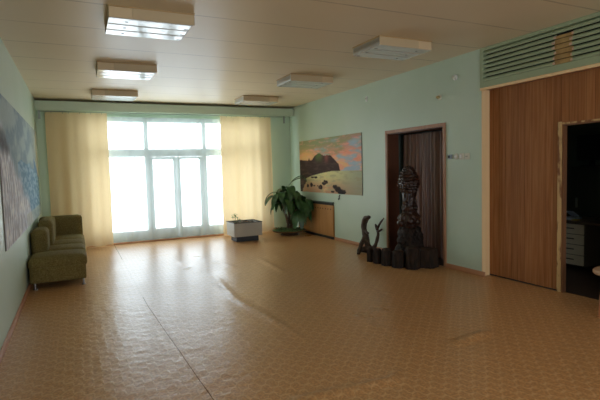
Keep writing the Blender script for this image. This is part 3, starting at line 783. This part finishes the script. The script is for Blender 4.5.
# ------------------------------------------------------------------ driftwood
t = thing('driftwood_sculpture', 'small two branched driftwood sculpture standing by the wall left of the doorway', 'sculpture', (4.56, 6.86, 0))
def W_(x, y, z): return (x-4.56, y-6.86, z)
DP = 4.60
pth = smooth_path([W_(DP-.04, 6.80, .05), W_(DP-.02, 6.87, .13), W_(DP, 6.955, .25), W_(DP+.01, 7.02, .38), W_(DP, 7.00, .50), W_(DP-.02, 6.92, .595), W_(DP-.03, 6.80, .635)])
bm = bmesh.new(); tube(bm, pth, lerp_list([.062, .055, .05, .045, .052, .05, .03], len(pth)), 14, jit=.45, seed=1)
tube(bm, smooth_path([W_(DP, 6.97, .36), W_(DP-.02, 6.88, .345), W_(DP-.03, 6.83, .345)]), lerp_list([.03, .024, .015], 13), 10, jit=.4)
obj('curved_trunk', bm, M['drift'], t, smooth=True)
pth = smooth_path([W_(4.33, 6.80, .0), W_(4.38, 6.84, .06), W_(4.48, 6.92, .16), W_(DP-.01, 6.985, .27)]); bm = bmesh.new(); tube(bm, pth, lerp_list([.028, .036, .036, .03], len(pth)), 12, jit=.4, seed=3)
obj('prop_branch', bm, M['drift'], t, smooth=True)
bm = bmesh.new(); pth = smooth_path([W_(DP-.03, 6.74, .05), W_(DP, 6.68, .13), W_(DP+.01, 6.63, .25), W_(DP, 6.585, .37), W_(DP, 6.625, .46), W_(DP, 6.66, .52)]); tube(bm, pth, lerp_list([.042, .036, .026, .026, .022, .010], len(pth)), 12, jit=.45, seed=5)
pth = smooth_path([W_(DP, 6.62, .43), W_(DP-.03, 6.47, .56), W_(DP-.06, 6.33, .65)]); tube(bm, pth, lerp_list([.024, .016, .009], len(pth)), 10, jit=.45, seed=6)
pth = smooth_path([W_(DP, 6.59, .40), W_(DP-.02, 6.50, .425), W_(DP-.03, 6.43, .455)]); tube(bm, pth, lerp_list([.026, .02, .014], len(pth)), 10, jit=.35, seed=7)
pth = smooth_path([W_(DP-.02, 6.72, .08), W_(DP-.06, 6.80, .14), W_(DP-.06, 6.79, .19)]); tube(bm, pth, lerp_list([.03, .024, .014], len(pth)), 10, jit=.3, seed=8)
obj('forked_branch', bm, M['drift'], t, smooth=True)
bm = bmesh.new()
tube(bm, smooth_path([W_(4.42, 6.96, .035), W_(4.50, 6.88, .055), W_(4.55, 6.75, .065), W_(4.58, 6.58, .05), W_(4.60, 6.48, .03)]), lerp_list([.02, .05, .062, .048, .02], 25), 14, jit=.35, seed=9)
tube(bm, smooth_path([W_(4.64, 6.92, .03), W_(4.58, 6.80, .06), W_(4.50, 6.66, .045), W_(4.44, 6.56, .02)]), lerp_list([.02, .058, .045, .016], 19), 14, jit=.35, seed=10)
obj('root_base', bm, M['drift'], t, smooth=True)

# ------------------------------------------------------------------ tall carved trunk
t = thing('wood_totem', 'tall dark varnished knobbly tree trunk sculpture standing before the brown curtain', 'sculpture', (4.635, 5.79, 0))
def knob(amp, fr, seed):
    def fn(r, z, th):
        q = noise.noise(Vector((math.cos(th)*fr, math.sin(th)*fr, z*fr*2.6+seed)))
        q2 = noise.noise(Vector((math.cos(th)*fr*2.4, math.sin(th)*fr*2.4, z*fr*7+seed)))
        return r*(1+amp*q+amp*.6*q2), z
    return fn
def prof_interp(pts, n):
    out = []
    z0, z1 = pts[0][1], pts[-1][1]
    for i in range(n):
        z = z0+(z1-z0)*i/(n-1)
        for (ra, za), (rb, zb) in zip(pts, pts[1:]):
            if za <= z <= zb+1e-9:
                s = (z-za)/(zb-za); s = s*s*(3-2*s); out.append((ra+(rb-ra)*s, z)); break
    return out
bm = bmesh.new(); lathe(bm, prof_interp([(.20, 0), (.205, .08), (.19, .25), (.195, .42), (.165, .52), (.11, .58)], 46), 56, fn=knob(.30, 1.6, 2))
for k, (a, z, r) in enumerate([(4.0, .28, .10), (3.2, .36, .09), (4.9, .22, .10), (5.6, .38, .08), (2.5, .2, .09)]):
    lathe(bm, [(r*math.sin(PI*i/12)+.001, z+.0-r*math.cos(PI*i/12)) for i in range(13)], 18, .13*math.cos(a), .13*math.sin(a), fn=knob(.25, 2, k))
obj('root_block', bm, M['burl'], t, smooth=True)
pts = [(.105, .52), (.125, .60), (.155, .66), (.15, .72), (.10, .79), (.115, .85), (.102, .90), (.100, 1.02), (.108, 1.08), (.122, 1.13)]
bm = bmesh.new(); lathe(bm, prof_interp(pts, 80), 48, fn=knob(.26, 2.2, 5))
for k, (a, z, r) in enumerate([(4.2, .66, .06), (3.3, .70, .055), (5.2, .64, .06), (4.8, .86, .04), (3.6, .93, .04), (2.6, .62, .06)]):
    lathe(bm, [(r*math.sin(PI*i/10)+.001, z-r*math.cos(PI*i/10)) for i in range(11)], 16, .125*math.cos(a), .125*math.sin(a), fn=knob(.2, 2, k))
obj('trunk', bm, M['varnish'], t, smooth=True)
prof = []
tiers = [(.122, 1.10), (.140, 1.145), (.150, 1.19), (.152, 1.235), (.148, 1.28), (.138, 1.325), (.118, 1.37), (.092, 1.41), (.066, 1.445)]
for (r, z) in tiers: prof += [(r*.92, z), (r, z+.010), (r*1.0, z+.028), (r*.94, z+.040)]
prof += [(.04, 1.485), (.012, 1.50)]
bm = bmesh.new(); lathe(bm, prof, 48, fn=lambda r, z, th: (r*(1+.045*math.sin(9*th+z*40)+.05*math.sin(14*th-z*70)+.26*noise.noise(Vector((math.cos(th)*1.8, math.sin(th)*1.8, z*6)))), z+.008*math.sin(3*th+z*9)))
obj('ridged_crown', bm, M['varnish'], t, smooth=True, angle=60)

# ------------------------------------------------------------------ stumps around it
ST = [((4.155, 6.17), .052, .185, 'smallest log stump, at the left end of the row by the driftwood'), ((4.165, 5.99), .062, .21, 'second small log stump from the driftwood end of the row'),
      ((4.205, 5.80), .078, .235, 'third log stump from the driftwood end of the row'), ((4.265, 5.60), .092, .225, 'log stump left of the tallest stump'),
      ((4.375, 5.41), .10, .30, 'tallest log stump, in front of the dark trunk sculpture'), ((4.64, 5.385), .135, .26, 'broadest log stump, at the right end of the row by the door casing')]
for k, ((x, y), r, hh, l) in enumerate(ST):
    t = thing('log_stump', l, 'log stump', (x, y, 0), 'row of dark log stumps around the trunk sculpture')
    rn = random.Random(k)
    f1 = lambda rr, z, th, k=k: (rr*(1+.07*math.sin(5*th+k)+.05*math.sin(13*th+2*k)+.10*noise.noise(Vector((math.cos(th)*1.5+k*3, math.sin(th)*1.5, z*4)))), z)
    bm = bmesh.new(); lathe(bm, [(r*(1.04-.08*i/10), hh*i/10) for i in range(11)], 40, fn=f1)
    obj('bark', bm, M['bark'], t, smooth=True, angle=50)
    bm = bmesh.new(); lathe(bm, [(r*.955, hh-.006), (r*.90, hh+.008), (r*.78, hh+.020), (r*.5, hh+.028), (r*.2, hh+.03)], 40, fn=f1)
    obj('cut_top', bm, M['cut'], t, smooth=True, angle=50)

# ------------------------------------------------------------------ small fittings on the green wall
def plate(y, z, w, h, m, d=.012, bev=.003): return mbox(-d, 0, -w/2, w/2, -h/2, h/2, bev=bev)
def disc(bm, r, d0, d1, seg=24, y=0, z=0):
    a = [[bm.verts.new((dx, y+rr*math.cos(2*PI*k/seg), z+rr*math.sin(2*PI*k/seg))) for k in range(seg)] for dx, rr in ((d0, r), (d1+.25*(d0-d1), r), (d1, r*.85))]
    for p, q in zip(a, a[1:]):
        for k in range(seg): bm.faces.new((p[k], p[(k+1) % seg], q[(k+1) % seg], q[k]))
    bm.faces.new(a[0]); bm.faces.new(a[-1][::-1]); return bm
t = thing('bell_switch', 'blue grey double switch plate on the green wall beside the door casing', 'switch', (XR, 5.115, 1.615))
obj('plate', plate(0, 0, .085, .065, None), M['plastic_b'], t)
for y in (-.02, .02): obj('button', mbox(-.02, -.011, y-.014, y+.014, -.018, .018, bev=.003), M['seam_dark' if y > 0 else 'plastic_b'], t)
t = thing('dial_switch', 'round cream switch on the green wall, second in the row from the door', 'switch', (XR, 4.998, 1.615))
obj('rosette', disc(bmesh.new(), .042, 0, -.015), M['plastic'], t); obj('knob', disc(bmesh.new(), .018, -.014, -.035), M['plastic_w'], t)
t = thing('light_switch', 'cream rocker switch with a white key on the green wall, third from the door', 'switch', (XR, 4.893, 1.612))
obj('plate', plate(0, 0, .085, .085, None), M['plastic'], t)
bm = mbox(-.024, -.010, .0, .034, -.026, .026, bev=.004); obj('rocker', bm, M['plastic_w'], t)
t = thing('wall_socket', 'square cream power socket on the green wall, nearest the pale post', 'socket', (XR, 4.795, 1.610))
obj('plate', plate(0, 0, .085, .085, None), M['plastic'], t); obj('socket_well', disc(bmesh.new(), .030, -.011, -.016), M['plastic'], t)
for y in (-.010, .010):
    bm = disc(bmesh.new(), .006, -.015, -.018, 10, y, 0); obj('pin_hole', bm, M['seam_dark'], t)
t = thing('wall_lamp_stub', 'small brass coloured round fitting high on the green wall above the doorway', 'fitting', (XR, 5.32, 2.485))
obj('base', disc(bmesh.new(), .04, 0, -.02), M['plastic'], t); obj('stub', disc(bmesh.new(), .022, -.018, -.06), M['brass'], t)
t = thing('wall_lamp_stub', 'small white round fitting high on the green wall close to the grille', 'fitting', (XR, 5.01, 2.712))
obj('base', disc(bmesh.new(), .038, 0, -.02), M['plastic_w'], t); obj('stub', disc(bmesh.new(), .020, -.018, -.05), M['plastic'], t)
t = thing('wall_lamp_stub', 'small white fitting near the ceiling between the sunset painting and the doorway', 'fitting', (XR, 7.208, 2.736))
obj('base', mbox(-.02, 0, -.025, .025, -.045, .045, bev=.006), M['plastic_w'], t); obj('stub', disc(bmesh.new(), .015, -.018, -.04), M['plastic'], t)
t = thing('wall_hook', 'tiny dark metal hook on the green wall just under the sunset painting', 'hook', (XR, 8.25, .905))
bm = bmesh.new(); tube(bm, smooth_path([(0, 0, .04), (-.02, 0, .02), (-.022, 0, -.03), (-.035, 0, -.045), (-.045, 0, -.03)]), .011, 8); obj('hook_wire', bm, M['seam_dark'], t, smooth=True)

# ------------------------------------------------------------------ dark back room
t = thing('office_desk', 'dark desk with four pale drawers inside the unlit back room', 'desk', (6.2, 3.2, 0))
obj('desktop', mbox(.0, .62, -.35, 1.28, .64, .67, bev=.003), M['desk'], t)
obj('drawer_unit', mbox(.05, .60, .86, 1.26, .04, .64), M['desk'], t)
for k in range(4):
    z = .055+k*.145
    d = obj('drawer', mbox(.030, .052, .87, 1.25, z, z+.135, bev=.004), M['drawer'], t)
    obj('handle', mbox(.016, .032, 1.0, 1.12, z+.07, z+.082, bev=.003), M['seam_dark'], d)
obj('side_panel', mbox(.03, .60, -.34, -.31, 0, .64), M['desk'], t)
obj('back_panel', mbox(.57, .59, -.31, .86, .1, .64), M['desk'], t)
t = thing('paper_pile', 'loose pale blue papers on the desk corner in the back room', 'papers', (6.42, 4.36, .671))
obj('sheet', mbox(-.12, .10, -.08, .10, 0, .03, bev=.003), M['paper'], t)
bm = mbox(-.08, .08, -.06, .06, 0, .01); 
for v in bm.verts: v.co = Matrix.Rotation(.5, 3, 'Y') @ v.co + Vector((0, 0, .075))
obj('loose_sheet', bm, M['paper'], t); obj('yellow_sheet', mbox(-.14, -.05, -.15, -.085, 0, .012), M['paper_y'], t)
t = thing('filing_cabinet', 'tall dark cabinet standing behind the desk in the back room', 'cabinet', (6.86, 3.3, 0))
obj('body', mbox(0, .20, -.3, 1.38, 0, 1.42, bev=.005), M['cab'], t)
for y in (-.28, .56):
    d = obj('door', mbox(-.02, -.002, y, y+.8, .05, 1.39, bev=.004), M['cab'], t); obj('handle', mbox(-.035, -.02, y+.70, y+.73, .8, .95, bev=.003), M['metal'], d)
t = thing('computer_monitor', 'black monitor standing on top of the dark cabinet in the back room', 'monitor', (6.95, 4.42, 1.421))
obj('foot', mbox(-.09, .09, -.13, .13, 0, .02, bev=.006), M['screen'], t); obj('neck', mbox(-.02, .02, -.03, .03, .018, .10), M['screen'], t)
obj('housing', mbox(-.03, .05, -.23, .23, .09, .47, bev=.012), M['screen'], t)

# ------------------------------------------------------------------ stool at the right edge
t = thing('wooden_stool', 'round topped wooden stool by the dark doorway, cut off by the photo edge', 'stool', (4.62, 2.70, 0))
bm = bmesh.new(); lathe(bm, [(.13, .40), (.172, .402), (.184, .418), (.184, .438), (.172, .450), (.14, .454), (.05, .455)], 36); obj('seat', bm, M['stool'], t, smooth=True, angle=50)
for k in range(4):
    a = PI/4+k*PI/2+.55; bm = bmesh.new()
    tube(bm, [(.12*math.cos(a), .12*math.sin(a), .405), (.17*math.cos(a), .17*math.sin(a), 0)], [.019, .016], 12)
    obj('leg', bm, M['stool_leg'], t, smooth=True, angle=50)
for k in range(4):
    a = PI/4+k*PI/2+.55; b = a+PI/2; r = .148; z = .20
    bm = bmesh.new(); tube(bm, [(r*math.cos(a), r*math.sin(a), z), (r*math.cos(b), r*math.sin(b), z)], .010, 8); obj('stretcher', bm, M['stool_leg'], t, smooth=True)
